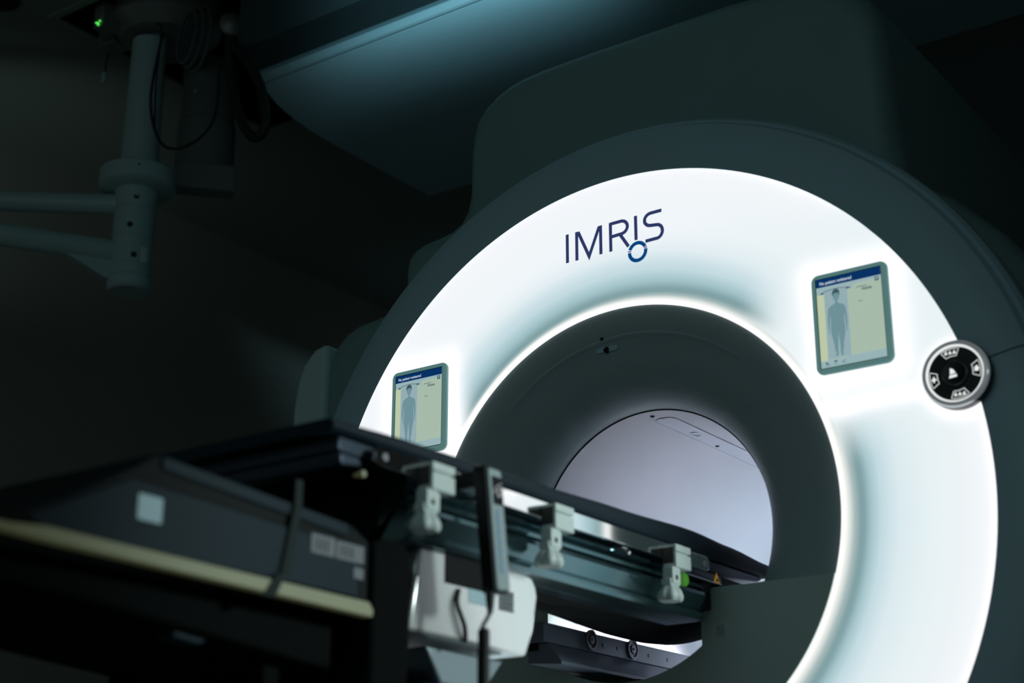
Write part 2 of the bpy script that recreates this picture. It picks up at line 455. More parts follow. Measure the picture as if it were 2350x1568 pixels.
def display(x0, x1, z0, z1, ix0, ix1, iz0, iz1):
    b = bmesh.new(); prism_in(b, rrect(x0, x1, z0, z1, .020, 7), 1, -.008, -.022)
    d = obj('display_panel', b, 'bezel', scanner, bevel=.005)
    y = -.0225
    W, H = ix1-ix0, iz1-iz0
    U = lambda u, v: (ix0+u*W, iz1-v*H)
    def quad(name, u0, u1, v0, v1, m, dy, par):
        bb = bmesh.new(); slab(bb, [U(u0, v0), U(u1, v0), U(u1, v1), U(u0, v1)], y-dy, .0004); return obj(name, bb, m, par)
    bb = bmesh.new(); slab(bb, [(ix0-.0025, iz0-.0015), (ix1+.001, iz0-.0015), (ix1+.001, iz1+.002), (ix0-.0025, iz1+.002)], y+.0003, .0004); obj('screen_border', bb, 'seam', d)
    quad('screen', 0, 1, 0, 1, 's_page', 0, d)
    quad('header_bar', 0, 1, 0, .092, 's_head', .0006, d)
    quad('top_band', 0, .56, .092, .175, 's_top', .0006, d)
    quad('top_band', .56, 1, .092, .125, 's_top', .0006, d)
    quad('side_band', 0, .11, .175, .925, 's_left', .0006, d)
    quad('figure_panel', .12, .475, .13, .915, 's_panel', .0008, d)
    quad('tool_bar', 0, .43, .925, 1, 's_top', .0006, d)
    quad('tool_bar', .43, 1, .915, 1, 's_top', .0005, d)
    # the figure: body, head and dark hair
    bb = bmesh.new(); slab(bb, [U(*p) for p in human(.30, .14, .32, .76)], y-.0013, .0003)
    slab(bb, [U(.30+.052*math.cos(t), .215+.058*math.sin(t)) for t in [2*PI*i/20 for i in range(20)]], y-.0013, .0003)
    fig = obj('body_figure', bb, 's_body', d)
    bb = bmesh.new(); slab(bb, [U(*p) for p in ((.245, .215), (.243, .175), (.27, .148), (.30, .142), (.335, .148), (.357, .175), (.355, .215), (.343, .212), (.335, .185), (.30, .19), (.265, .19), (.257, .212))], y-.0018, .0003)
    obj('figure_hair', bb, 's_dark', d)
    bb = bmesh.new(); stroke(bb, [U(.06+.46*t, .165-.028*math.sin(PI*t)) for t in [i/12 for i in range(13)]], .0012, y-.0018, .0003)
    slab(bb, [U(.05, .175), (U(.11, .158)), U(.11, .178)], y-.0018, .0003); slab(bb, [U(.54, .160), U(.47, .145), U(.47, .172)], y-.0018, .0003)
    obj('arc_arrow', bb, 's_dark', d)
    def icon(name, pts, dy):
        q = bmesh.new(); slab(q, pts, y-dy, .0003); obj(name, q, 's_dark', d)
    icon('corner_box', [U(.905, .105), U(.965, .105), U(.965, .150), U(.905, .150)], .0009)
    for k, (a, c) in enumerate(((.08, .955), (.20, .95), (.33, .952))):
        tri = ([U(a, c-.018), U(a+.05, c+.012), U(a, c+.012)], [U(a, c-.012), U(a+.06, c-.012), U(a+.03, c+.012)], [U(a, c+.005), U(a+.02, c+.015), U(a+.055, c-.014), U(a+.02, c+.003)])[k]
        icon('tool_icon', tri, .0013)
        icon('icon_line', [U(a-.005, c+.025), U(a+.065, c+.025), U(a+.065, c+.028), U(a-.005, c+.028)], .0013)
    for u0, u1, v in ((.62, .78, .172), (.64, .70, .335)):
        icon('text_line', [U(u0, v), U(u1, v), U(u1, v+.006), U(u0, v+.006)], .0009)
    bb = bmesh.new(); slab(bb, [U(.925, .118), U(.955, .118), U(.925, .14)], y-.0014, .0003); obj('corner_icon', bb, 's_text', d)
    text_mesh('header_text', 'No patient registered', .0122, *[U(.055, .068)[0], y-.0013, U(.055, .068)[1]], 's_text', d, squeeze=.80, bold=.00022)
    text_mesh('home_text', 'Home', .0120, U(.70, .222)[0], y-.0013, U(.70, .222)[1], 's_dark', d, squeeze=.85, bold=.00030)
    return d
d1 = display(*DISP[0], -.753, -.581, 1.475, 1.707); d1['label'] = 'left display panel half hidden by the table'
d2 = display(*DISP[1], .603, .774, 1.474, 1.706); d2['label'] = 'right display panel beside the control dial'

# ---- control dial
dx, dz, dr = DIAL
bm = bmesh.new(); revolve_y([(.0, -.012), (.078, -.012), (.0815, -.018), (.0820, -.036), (.0805, -.042)], 72, cx=dx, cz=dz, bm=bm)
dial = obj('control_dial', bm, 'dialface', scanner, smooth=True, angle=50)
dial['label'] = 'round black control dial with four lit buttons'
bm = bmesh.new(); revolve_y([(.0805, -.042), (.0800, -.047), (.077, -.051), (.072, -.0525), (.068, -.0505), (.0655, -.046)], 72, cx=dx, cz=dz, bm=bm); obj('dial_rim', bm, 'dialrim', dial, smooth=True)
bm = bmesh.new(); revolve_y([(0, -.0462), (.0662, -.0462)], 64, cx=dx, cz=dz, bm=bm); obj('dial_face', bm, 'dialface', dial)
bm = bmesh.new(); revolve_y([(.0640, -.0466), (.0662, -.0500), (.0690, -.0512)], 72, cx=dx, cz=dz, bm=bm); obj('light_ring', bm, 'dialglow', dial, smooth=True)
bm = bmesh.new(); revolve_y([(.031, -.046), (.0305, -.052), (.028, -.055), (.024, -.0545), (0, -.0525)], 48, cx=dx, cz=dz, bm=bm); obj('centre_knob', bm, 'dialface', dial, smooth=True)
for k, a in enumerate((98, 3, 188, 278)):
    a = math.radians(a); hw = math.radians(21 if k in (0, 3) else 19); r0, r1 = .0425, .0605; out = []
    for i in range(9): t = a-hw+2*hw*i/8; out.append((dx+r1*math.cos(t), dz+r1*math.sin(t)))
    for i in range(9): t = a+hw*.8-1.6*hw*i/8; out.append((dx+r0*math.cos(t), dz+r0*math.sin(t)))
    bm = bmesh.new(); slab(bm, out, -.0464, .0010); btn = obj('dial_button', bm, 'black', dial)
    bm = bmesh.new(); tube(bm, [(p[0], -.0478, p[1]) for p in out], .0008, 6, closed=True); obj('button_outline', bm, 'dialglow', btn)
    bm = bmesh.new(); cx_, cz_ = dx+.0515*math.cos(a), dz+.0515*math.sin(a)
    if k in (0, 3):
        for q in (-.010, 0, .010): slab(bm, [(cx_+q-.004, cz_-.0035), (cx_+q+.004, cz_-.0035), (cx_+q+.001, cz_+.005), (cx_+q-.002, cz_+.003)], -.0476, .0006)
    elif k == 1:
        slab(bm, [(cx_-.005, cz_-.006), (cx_+.004, cz_-.006), (cx_+.006, cz_+.001), (cx_+.001, cz_+.008), (cx_-.005, cz_+.003)], -.0476, .0006)
    else:
        slab(bm, [(cx_-.006, cz_-.002), (cx_+.006, cz_-.002), (cx_+.006, cz_+.002), (cx_-.006, cz_+.002)], -.0476, .0006)
        slab(bm, [(cx_-.002, cz_-.007), (cx_+.002, cz_-.007), (cx_+.002, cz_+.007), (cx_-.002, cz_+.007)], -.0482, .0006)
    obj('button_symbol', bm, 'dialglow', btn)
bm = bmesh.new()
slab(bm, [(dx-.013, dz-.012), (dx+.006, dz-.010), (dx+.006, dz-.004), (dx-.011, dz-.005)], -.0535, .0006)
slab(bm, [(dx-.010, dz-.003), (dx+.004, dz-.001), (dx-.002, dz+.009), (dx-.009, dz+.012)], -.0535, .0006)
obj('knob_symbol', bm, 'dialglow', dial)

# ---- lettering on the crown of the ring
K = 2.066e-4
LX = lambda px: -.149+(px-392)*K
LZ = lambda f: 1.9325+f*.0865
def Lp(pts): return [(LX(a), LZ(b)) for a, b in pts]
def arcp(cx, cz, rx, rz, a0, a1, n=8): return [(cx+rx*math.cos(math.radians(a0+(a1-a0)*i/n)), cz+rz*math.sin(math.radians(a0+(a1-a0)*i/n))) for i in range(n+1)]
WST = 47*K; yl = -.0155
glyphs = [
    [[(416, 0), (416, 1)]],
    [[(570, 0), (570, 1)], [(594, .98), (767, .035), (934, .98)], [(955, 1), (955, 0)]],
    [[(1112, 0), (1112, 1)], [(1112, .955), (1280, .955)]+arcp(1280, .735, 98, .22, 80, -80)+[(1112, .50)], [(1262, .50), (1388, .02)]],
    [[(1507, .17), (1507, 1)]],
    [[(1905, .955), (1740, .955)]+arcp(1740, .745, 97, .21, 100, 260)+[(1830, .505)]+arcp(1825, .275, 86, .23, 80, -80)+[(1650, .045)]],
]
for g in glyphs:
    bm = bmesh.new()
    for st in g: stroke(bm, Lp(st), WST, yl)
    obj('logo_letter', bm, 'ink', scanner)
ex, ez = LX(1525), LZ(-.235)
def sector(bm, a0, a1, r0, r1, n):
    pts = [(ex+r1*math.cos(math.radians(a0+(a1-a0)*i/n)), ez+r1*math.sin(math.radians(a0+(a1-a0)*i/n))) for i in range(n+1)]
    pts += [(ex+r0*math.cos(math.radians(a1+(a0-a1)*i/n)), ez+r0*math.sin(math.radians(a1+(a0-a1)*i/n))) for i in range(n+1)]
    for i in range(n): slab(bm, [pts[i], pts[i+1], pts[2*n-i], pts[2*n+1-i]], yl)
for a_, b_ in ((23, 159), (177, 367)):
    bm = bmesh.new(); sector(bm, a_, b_, .0205, .0308, 30); obj('logo_ring', bm, 'inkblue', scanner)
for a_, b_ in ((11, 19), (164, 172)):
    bm = bmesh.new(); sector(bm, a_, b_, .0205, .0308, 3); obj('logo_accent', bm, 'inkgrey', scanner)

# ------------------------------------------------------------------ operating table
table = thing('operating_table', 'dark operating table with steel side rail running into the scanner bore', 'table', (0, -.95, FLOOR))
# mattress with a gently waved top
bm = bmesh.new()
ys = [-1.43+1.72*i/34 for i in range(35)]
def topz(y):
    K_ = [(-1.43, 1.066), (-1.2, 1.074), (-.75, 1.081), (-.45, 1.088), (-.12, 1.098), (.08, 1.090), (.29, 1.077)]
    for (a, za), (b, zb) in zip(K_, K_[1:]):
        if y <= b: 
            t = (y-a)/(b-a); return za+(zb-za)*t*t*(3-2*t)
    return K_[-1][1]
sec = []
for y in ys:
    t = topz(y)
    sec.append([bm.verts.new((x, y, z)) for x, z in ((-.230, 1.042), (-.237, 1.05), (-.237, t-.010), (-.231, t-.002), (-.22, t), (.26, t), (.276, t-.002), (.283, t-.010), (.283, 1.05), (.275, 1.042))])
for A, B in zip(sec, sec[1:]):
    for i in range(10): bm.faces.new((A[i], A[(i+1) % 10], B[(i+1) % 10], B[i]))
bm.faces.new(sec[0][::-1]); bm.faces.new(sec[-1])
obj('mattress', bm, 'navy', table, smooth=True, angle=50)
bm = bmesh.new()
prism_in(bm, [(-1.40, 1.012), (-1.40, 1.0415), (.262, 1.0415), (.262, 1.030), (.235, 1.024), (.05, 1.012)], 0, -.23, .268)
obj('tabletop', bm, 'navyshell', table, bevel=.004)
# moulded body under the top: one long profile (x,z)
prof = [(.262, 1.011), (.264, .990), (.256, .984), (.236, .983), (.236, .977), (.262, .975), (.268, .970), (.266, .964), (.252, .961), (.250, .957),
        (.270, .954), (.273, .945), (.268, .934), (.258, .922), (.254, .914), (.262, .909), (.268, .902), (.267, .895), (.260, .887), (.245, .885), (.16, .884)]
full = prof+[(.20, .884), (.20, 1.011)]
obj('table_body', prism(full, 1, -1.20, -.052), 'bodyshell', table, smooth=True, angle=28)
obj('underside', prism([(.2, .8845), (.15, .887), (.05, .898), (-.05, .925), (-.15, .962), (-.228, .986), (-.228, 1.0112), (.2, 1.0112)], 1, -1.19, -.056), 'softblack', table, smooth=True, angle=30)
# solid end block near the scanner with a bright lower edge
endb = obj('end_block', prism([(.2645, 1.0115), (.2665, .992), (.262, .986), (.20, .984), (-.20, .984), (-.228, .99), (-.228, 1.0115)], 1, -.17, .045), 'navyshell', table, bevel=.002)
bm = bmesh.new(); tube(bm, [(.2655, -.16, .988), (.2655, .044, .988)], .0022, 8); obj('edge_highlight', bm, 'steel', endb)  # bead added to draw the highlight along the lower edge
obj('end_lug', bx(.0, .262, -.052, -.004, .917, .984), 'black', table, bevel=.006)
obj('end_bracket', bx(-.2, .255, .046, .262, .982, 1.0115), 'black', table)
# warning sticker
ty, tz = .018, .989
bm = bmesh.new()
prism_in(bm, [(ty-.014, tz+.0), (ty+.016, tz+.0), (ty+.001, tz+.026)], 0, .2668, .2676)
wst = obj('warning_sticker', bm, 'yellow', table)
bm = bmesh.new(); 
prism_in(bm, [(ty-.006, tz+.003), (ty+.008, tz+.003), (ty+.006, tz+.009), (ty-.001, tz+.013), (ty-.002, tz+.007)], 0, .2676, .2682)
obj('warning_symbol', bm, 'labelink', wst)
bm = bmesh.new(); tube(bm, [(.2676, ty-.0115, tz+.0015), (.2676, ty+.0135, tz+.0015), (.2676, ty+.001, tz+.023)], .0006, 5, closed=True); obj('warning_border', bm, 'labelink', wst)

# side rail
def rail_mesh(y0, y1, z0, z1, x0, x1):
    r = (z1-z0)/2; zc = (z0+z1)/2
    pts = [(y1-r+r*math.cos(t), zc+r*math.sin(t)) for t in [-PI/2+PI*i/8 for i in range(9)]]
    pts += [(y0+r+r*math.cos(t), zc+r*math.sin(t)) for t in [PI/2+PI*i/8 for i in range(9)]]
    return prism(pts, 0, x0, x1)
for s in (1, -1):
    x0, x1 = (.283, .293) if s > 0 else (-.248, -.238)
    rl = obj('side_rail', rail_mesh(-1.325, -.062, 1.000, 1.036, x0, x1), 'rail', table, bevel=.0015)
    for yy in ((-.085, -1.297) if s > 0 else ()):
        obj('rail_screw', lath((x1, yy, 1.018), (1, 0, 0), [(0, .008), (.002, .007), (.002, .003), (.0005, .003)], 16), 'grey', rl)
    for yy in (-.16, -.62, -1.28):
        obj('rail_spacer', bx(.262 if s > 0 else -.2385, .2835 if s > 0 else -.222, yy-.015, yy+.015, 1.003, 1.033), 'black', rl)
# locking levers under the rail
for yy in (-.455, -1.005):
    bm = bmesh.new(); tube(bm, spline([(.262, yy-.012, .994), (.280, yy, .992), (.296, yy+.008, .984), (.300, yy-.004, .973)], 4), .0055, 10)
    obj('lock_lever', bm, 'chrome', table, smooth=True)
# end fittings at the head of the table
obj('end_fitting', prism([(-1.395, .985), (-1.40, 1.011), (-1.345, 1.011), (-1.335, .995)], 0, -.2, .272), 'navyshell', table, bevel=.004)
bm = bmesh.new(); lathe(bm, (.262, -1.345, .978), (1, 0, 0), [(0, .004), (.014, .004), (.014, .007), (.020, .0075), (.023, .006)], 20)
obj('release_knob', bm, 'cream', table, smooth=True)
# black hanging cover under the part that enters the bore
bm = bmesh.new(); rowsb = []
def bowl_z(y):
    K_ = [(-.46, .925), (-.37, .893), (-.25, .886), (-.14, .876), (-.02, .868), (.11, .868), (.2, .876), (.3, .903), (.4, .935), (.46, .950)]
    for (a, za), (b, zb) in zip(K_, K_[1:]):
        if y <= b: return za+(zb-za)*(y-a)/(b-a)
    return K_[-1][1]
for i in range(31):
    y = -.46+i*(.92/30); dep = .955-bowl_z(y)
    rowsb.append([bm.verts.new((.05+.15*math.sin(q), y, .955-dep*math.cos(q))) for q in [-PI/2+PI*j/16 for j in range(17)]])
for A, B in zip(rowsb, rowsb[1:]):
    for j in range(16): bm.faces.new((A[j], A[j+1], B[j+1], B[j]))
for A in (rowsb[0], rowsb[-1]): bm.faces.new(A)
for A, B in zip(rowsb, rowsb[1:]): bm.faces.new((A[0], B[0], B[-1], A[-1]))
obj('hanging_cover', bm, 'softblack', table, smooth=True, angle=60)
obj('bore_slide', bx(-.15, .225, -.05, .30, .990, 1.011), 'black', table, bevel=.01)

# steel column head, neck and foot
ch = [(-1.160, .722), (-1.146, .800), (-1.134, .870), (-1.130, .890), (-.785, .892), (-.752, .884), (-.738, .866), (-.733, .845), (-.750, .770), (-.775, .718)]
colh = obj('column_head', prism(ch, 0, .02, .245), 'colsteel', table, bevel=.007)
obj('column_recess', bx(.2442, .2475, -1.052, -.925, .828, .884), 'softblack', colh, bevel=.003)
obj('top_plate', bx(.03, .235, -1.11, -.80, .8925, .900), 'steel', colh, bevel=.002)
bm = bmesh.new(); prism_in(bm, [(-.872, .800), (-.872, .842), (-.822, .842), (-.822, .800)], 0, .2452, .2464)
lb = obj('rating_label', bm, 'label2', colh)
bm = bmesh.new()
for k in range(4): prism_in(bm, [(-.865, .806+k*.0085), (-.865, .8085+k*.0085), (-.835+.006*(k % 2), .8085+k*.0085), (-.835+.006*(k % 2), .806+k*.0085)], 0, .2464, .2468)
obj('label_print', bm, 'labelink', lb)
bm = bmesh.new(); prism_in(bm, [(-.975, .80), (-.975, .836), (-.89, .836), (-.89, .80)], 0, .2452, .2460); obj('rating_label', bm, 'label', colh)
obj('column_neck', prism([(-1.05, .711), (-.79, .711), (-.86, .640), (-1.0, .640)], 0, .03, .20), 'necksteel', table, bevel=.006)
obj('column', bx(.02, .20, -1.045, -.875, .02, .645), 'navyshell', table, bevel=.02)
obj('foot', prism([(-1.24, FLOOR), (-.45, FLOOR), (-.5, .0), (-.85, .03), (-1.1, .03), (-1.22, 0)], 0, -.25, .32), 'console', table, bevel=.015)
bm = bmesh.new(); tube(bm, spline([(.2475, -1.01, .82), (.252, -1.02, .79), (.255, -1.0, .75), (.250, -.99, .72)], 6), .005, 8); obj('column_cable', bm, 'cable', table, smooth=True)

# ------------------------------------------------------------------ rail clamps
def clamp(y, first=None):
    root = thing('rail_clamp', '', 'clamp', (.293, y, 1.0), 'white clamps on the table side rail')
    return root
def build_clamp(root):
    y = root.location.y; X0, X1 = .2935, .330
    # L-shaped body: two blocks gripping the rail
    b = bmesh.new()
    box(b, X0, X1, y-.035, y+.035, 1.0105, 1.0275)
    box(b, X0, X1, y-.035, y+.035, .973, 1.0065)
    box(b, X0, X1-.005, y-.028, y+.029, 1.006, 1.011)
    obj('clamp_body', b, 'clamp', root, bevel=.0025)
    b = bmesh.new(); box(b, X0-.0, X1-.007, y-.0362, y-.0348, .983, 1.020); obj('clamp_slot', b, 'clampshade', root)
    # stem
    b = bmesh.new(); box(b, .298, .326, y-.046, y-.012, .934, .9735); box(b, .296, .322, y-.050, y-.008, .930, .946)
    st = obj('clamp_stem', b, 'clamp', root, bevel=.0025)
    obj('stem_recess', bx(.3262, .3270, y-.034, y-.024, .944, .954), 'clampshade', st)
    obj('stem_latch', bx(.300, .320, y-.0085, y+.001, .936, .972), 'clamp', st, bevel=.002)
    # fluted knob
    b = bmesh.new(); N = 42; rows = []
    for z, r in ((.932, .015), (.926, .020), (.918, .026), (.908, .0295), (.899, .0285), (.8945, .024), (.8945, .010)):
        rows.append([b.verts.new((.309+(r*(1+.07*math.cos(7*t)))*math.cos(t), y-.030+(r*(1+.07*math.cos(7*t)))*math.sin(t), z)) for t in [2*PI*i/N for i in range(N)]])
    for A, B in zip(rows, rows[1:]):
        for i in range(N): b.faces.new((A[i], A[(i+1) % N], B[(i+1) % N], B[i]))
    b.faces.new(rows[0]); b.faces.new(rows[-1][::-1])
    obj('clamp_knob', b, 'clamp', root, smooth=True, angle=40)
    b = bmesh.new(); lathe(b, (.312, y+.010, 1.0275), (0, 0, 1), [(0, .007), (.004, .0065), (.004, .004), (.009, .0035)], 16)
    obj('clamp_pin', b, 'black', root, smooth=True)
c3 = clamp(-.256); build_clamp(c3)
c3['label'] = 'white rail clamp with fluted knob nearest the scanner bore'
def dup(src, dy):
    r = src.copy(); COL.objects.link(r); r.location.y += dy
    for c in [o for o in bpy.data.objects if o.parent == src]:
        k = c.copy(); COL.objects.link(k); k.parent = r; k.matrix_parent_inverse = c.matrix_parent_inverse.copy()
        for g in [o for o in bpy.data.objects if o.parent == c]:
            q = g.copy(); COL.objects.link(q); q.parent = k; q.matrix_parent_inverse = g.matrix_parent_inverse.copy()
    return r
c2 = dup(c3, -.498); c2['label'] = 'white rail clamp with fluted knob right of the hand control, middle of the three'
c1 = dup(c3, -.910); c1['label'] = 'blurred white rail clamp left of the hand control, nearest the table head end'
# green cap hanging behind the clamp next to the bore
bm = bmesh.new(); lathe(bm, (.268, -.163, .968), (1, 0, 0), [(0, .015), (.010, .017), (.014, .014)], 28)
g = obj('green_cap', bm, 'green', table, smooth=True); g['label'] = 'round green cap behind the rail clamp'

# ------------------------------------------------------------------ hand control
hc = thing('hand_control', 'black and grey hand control with blue key strip hanging from the table rail', 'remote', (.35, -1.09, 1.035))
HC0 = lambda u, v: (-1.108+.043*u+(1-v)*.033, .797+v*.231-.004*(1-u)*(1-v))   # u across, v up, leaning like the real one
def hcr(u0, u1, v0, v1, r=.08): return [HC0(a, b) for a, b in ((u0+r, v0), (u1-r, v0), (u1, v0+r*.25), (u1, v1-r*.25), (u1-r, v1), (u0+r, v1), (u0, v1-r*.25), (u0, v0+r*.25))]
hb = obj('control_housing', prism(hcr(-.12, 1.08, -.01, 1.01), 0, .356, .385), 'black', hc, bevel=.005)
fp = obj('key_panel', prism(hcr(.03, .97, .01, .99), 0, .385, .3895), 'keyface', hc, bevel=.0015)
obj('key_window', prism(hcr(.2, .95, .70, .93, .05), 0, .3897, .3903), 'console', fp)
bm = bmesh.new(); tube(bm, [(.3908,)+HC0(*p) for p in ((.52, .81), (.86, .85), (.9, .80), (.60, .765))], .0008, 6, closed=True); obj('key_outline', bm, 'keyline', fp)
bm = bmesh.new(); tube(bm, spline([(.3906,)+HC0(*p) for p in ((.22, .78), (.45, .84), (.9, .885))], 5), .0005, 6); obj('window_line', bm, 'keyline', fp)
bm = bmesh.new(); prism_in(bm, hcr(.33, .66, .14, .66, .1), 0, .3897, .3905)
obj('key_strip', bm, 'keyblue', fp)
for k in range(6):
    bm = bmesh.new(); prism_in(bm, hcr(.38, .61, .17+k*.08, .225+k*.08, .06), 0, .3906, .3913); obj('key', bm, 'keyface', fp)
bm = bmesh.new(); box(bm, .294, .358, -1.105, -1.080, .998, 1.024); obj('rail_hook', bm, 'black', hc, bevel=.004)
bm = bmesh.new(); tube(bm, spline([(.372, -1.075, .800), (.374, -1.074, .775), (.374, -1.082, .748), (.374, -1.102, .722), (.376, -1.106, .700)], 6), .0042, 10, taper=None)
obj('control_cord', bm, 'cable', hc, smooth=True)
bm = bmesh.new(); lathe(bm, (.372, -1.075, .802), (0, 0, -1), [(0, .0095), (.02, .009), (.05, .0055)], 16); obj('strain_relief', bm, 'cable', hc, smooth=True)
pole = thing('cord_pole', 'black upright pole holding the hand control cord below the table', 'pole', (.376, -1.100, FLOOR))
bm = bmesh.new(); lathe(bm, (.376, -1.100, FLOOR+.02), (0, 0, 1), [(0, .0115), (.815, .0115), (.820, .0095)], 24); obj('pole_tube', bm, 'black', pole, smooth=True)
bm = bmesh.new(); lathe(bm, (.376, -1.100, FLOOR), (0, 0, 1), [(0, .05), (.015, .048), (.022, .016), (.04, .013)], 32); obj('pole_base', bm, 'black', pole, smooth=True)
bm = bmesh.new(); lathe(bm, (.376, -1.100, FLOOR+.838), (0, 0, 1), [(0, .008), (.004, .007)], 16); obj('pole_cap', bm, 'grey', pole)

# ------------------------------------------------------------------ transfer console under the table head
con = thing('transfer_trolley', 'dark blurred transfer trolley with cream bumper strip below the table head', 'trolley', (0, -1.8, FLOOR))
side = [(-1.30, .728), (-1.30, .862), (-1.345, .884), (-1.82, .914), (-1.86, .888), (-1.995, .812), (-2.12, .757), (-2.42, .745), (-2.42, .722), (-2.1, .722)]
obj('trolley_body', prism(side, 0, -.27, .265), 'console', con, bevel=.006)
obj('upper_panel', prism([(-1.365, .861), (-1.365, .883), (-1.81, .911), (-1.81, .889)], 0, .2655, .2695), 'conpanel', con, bevel=.002)
lp = obj('side_panel', prism([(-1.335, .756), (-1.335, .842), (-1.87, .862), (-1.985, .805), (-2.06, .770), (-2.03, .756)], 0, .2655, .270), 'conpanel', con, bevel=.002)
bs = obj('bumper_strip', prism([(-1.308, .722), (-1.306, .735), (-1.318, .748), (-2.03, .756), (-2.09, .750), (-2.42, .744), (-2.42, .739), (-2.10, .738), (-2.03, .735)], 0, .262, .284), 'cream', con, bevel=.003)
bs['label'] = 'cream bumper strip'
bm = bmesh.new(); prism_in(bm, rrect(-1.856, -1.806, .801, .842, .003, 3), 0, .2702, .2712); obj('square_label', bm, 'label', con)
for y0, y1, z0, z1, mm in ((-1.462, -1.400, .816, .850, 'label2'), (-1.396, -1.322, .816, .848, 'label2'), (-1.348, -1.322, .788, .808, 'label2')):
    bm = bmesh.new(); prism_in(bm, [(y0, z0), (y0, z1), (y1, z1), (y1, z0)], 0, .2702, .2710); l = obj('notice_label', bm, mm, con)
    bm = bmesh.new()
    for k in range(3): prism_in(bm, [(y0+.012+k*.013, z0+.007), (y0+.012+k*.013, z1-.007), (y0+.017+k*.013, z1-.005), (y0+.018+k*.013, z0+.006)], 0, .2711, .2715)
    if y1-y0 > .03: obj('label_print', bm, 'labelink', l)
    else: bm.free()
obj('end_cover', prism([(-1.296, .68), (-1.296, .866), (-1.25, .876), (-1.20, .872), (-1.185, .85), (-1.185, .69), (-1.2, .45), (-1.296, .45)], 0, -.2, .272), 'void', con, bevel=.01)
st = bmesh.new()
box(st, .2715, .2755, -1.512, -1.494, .885, .935)
prism_in(st, [(-1.512, .888), (-1.494, .888), (-1.518, .768), (-1.538, .768)], 0, .2716, .2756)
prism_in(st, [(-1.538, .770), (-1.518, .770), (-1.545, .757), (-1.562, .757)], 0, .274, .285)
prism_in(st, [(-1.562, .758), (-1.542, .758), (-1.562, .720), (-1.588, .720)], 0, .2845, .288)
s_ = obj('tie_strap', st, 'strap', con)
obj('lower_frame', prism([(-1.34, .63), (-1.34, .722), (-2.4, .722), (-2.4, .69), (-1.9, .675)], 0, -.24, .22), 'void', con, bevel=.01)
for yy in (-1.45, -2.25):
    for xx in (-.2, .16):
        obj('trolley_leg', bx(xx-.02, xx+.02, yy-.02, yy+.02, FLOOR+.06, .64), 'void', con, bevel=.004)
        bm = bmesh.new(); lathe(bm, (xx-.012, yy, FLOOR+.05), (1, 0, 0), [(0, .046), (.004, .05), (.020, .05), (.024, .046)], 24); obj('caster', bm, 'black', con, smooth=True)
obj('frame_bracket', prism([(-1.70, .645), (-1.64, .64), (-1.565, .684), (-1.70, .690)], 0, .16, .2), 'conpanel', con, bevel=.004)

# ------------------------------------------------------------------ ceiling pendant
pen = thing('ceiling_pendant', 'pale ceiling-mounted surgical pendant column with two horizontal arms', 'pendant', (-2.59, .5, CEIL))
px_, py_ = -2.612, .5
obj('column', lath((px_, py_, 3.70), (0, 0, -1), [(0, .072), (.64, .078)], 48), 'pendant', pen, smooth=True)
fl = obj('flange', lath((px_, py_, 3.085), (0, 0, -1), [(0, .150), (.006, .156), (.072, .156), (.078, .150), (.088, .115)], 64), 'pendant', pen, smooth=True)
bm = bmesh.new()
lathe(bm, (px_, py_, 3.0), (0, 0, -1), [(0, .088), (.09, .084), (.09, .0815), (.093, .0815), (.093, .084), (.218, .084), (.218, .0815), (.221, .0815), (.221, .084), (.338, .083), (.338, .0805), (.341, .0805), (.341, .083), (.383, .083), (.383, .081), (.40, .081)], 48)
hub = obj('hub', bm, 'pendant', pen, smooth=True, angle=30)
obj('end_cap', lath((px_, py_, 2.612), (0, 0, -1), [(0, .083), (.004, .088), (.046, .088), (.056, .078)], 48), 'pendant', pen, smooth=True)
cd = Vector((2.134+2.59, -3.469-.5, 0)).normalized()
sdv = Vector((-cd.y, cd.x, 0))
def on_hub(off, z, r=.0845): 
    a = off; v = cd*math.cos(a)+sdv*math.sin(a); return Vector((px_, py_, z))+v*r, v
for off, z in ((.0, 2.945), (-.2, 2.82), (.10, 2.69)):
    p, v = on_hub(off, z); obj('screw', lath(p-v*.003, v, [(0, .0125), (.004, .012)], 16), 'screw', hub)
p, v = on_hub(-.0, 3.055, .156); obj('screw', lath(p-v*.003, v, [(0, .005), (.004, .005)], 12), 'screw', fl)
bm = bmesh.new()
for i in range(4):
    a0, a1 = .42+.1*i, .42+.1*(i+1)
    q = []
    for a_, z_ in ((a0, 2.665), (a1, 2.665), (a1, 2.73), (a0, 2.73)):
        pp, vv = on_hub(a_, z_, .0852); q.append(bm.verts.new(pp))
    bm.faces.new(q)
lab_ = obj('hub_label', bm, 'hublabel', hub)
for z, r, ad in ((2.94, .043, Vector((-.415, -.351, 0)).normalized()), (2.722, .047, Vector((-.265, -.44, 0)).normalized())):
    bm = bmesh.new(); lathe(bm, (px_+ad.x*.03, py_+ad.y*.03, z), ad, [(0, r*.97), (.35, r), (1.9, r*1.04)], 36)
    obj('arm', bm, 'pendant', pen, smooth=True)
bm = bmesh.new()
n_ = Vector((-ad.y, ad.x, 0)); base = Vector((px_, py_, 0))
tri = [(.07, 2.68), (.26, 2.68), (.10, 2.60), (.07, 2.605)]
A = [bm.verts.new(base+ad*t+n_*.02+Vector((0, 0, z))) for t, z in tri]; B = [bm.verts.new(base+ad*t-n_*.02+Vector((0, 0, z))) for t, z in tri]
bm.faces.new(A); bm.faces.new(B[::-1])
for i in range(4): bm.faces.new((A[i], B[i], B[(i+1) % 4], A[(i+1) % 4]))
obj('arm_bracket', bm, 'pendant', pen, bevel=.004)
obj('mounting_pipe', lath((px_+.02, py_+.02, 4.25), (0, 0, -1), [(0, .05), (.56, .05)], 24), 'pendant_dark', pen, smooth=True)

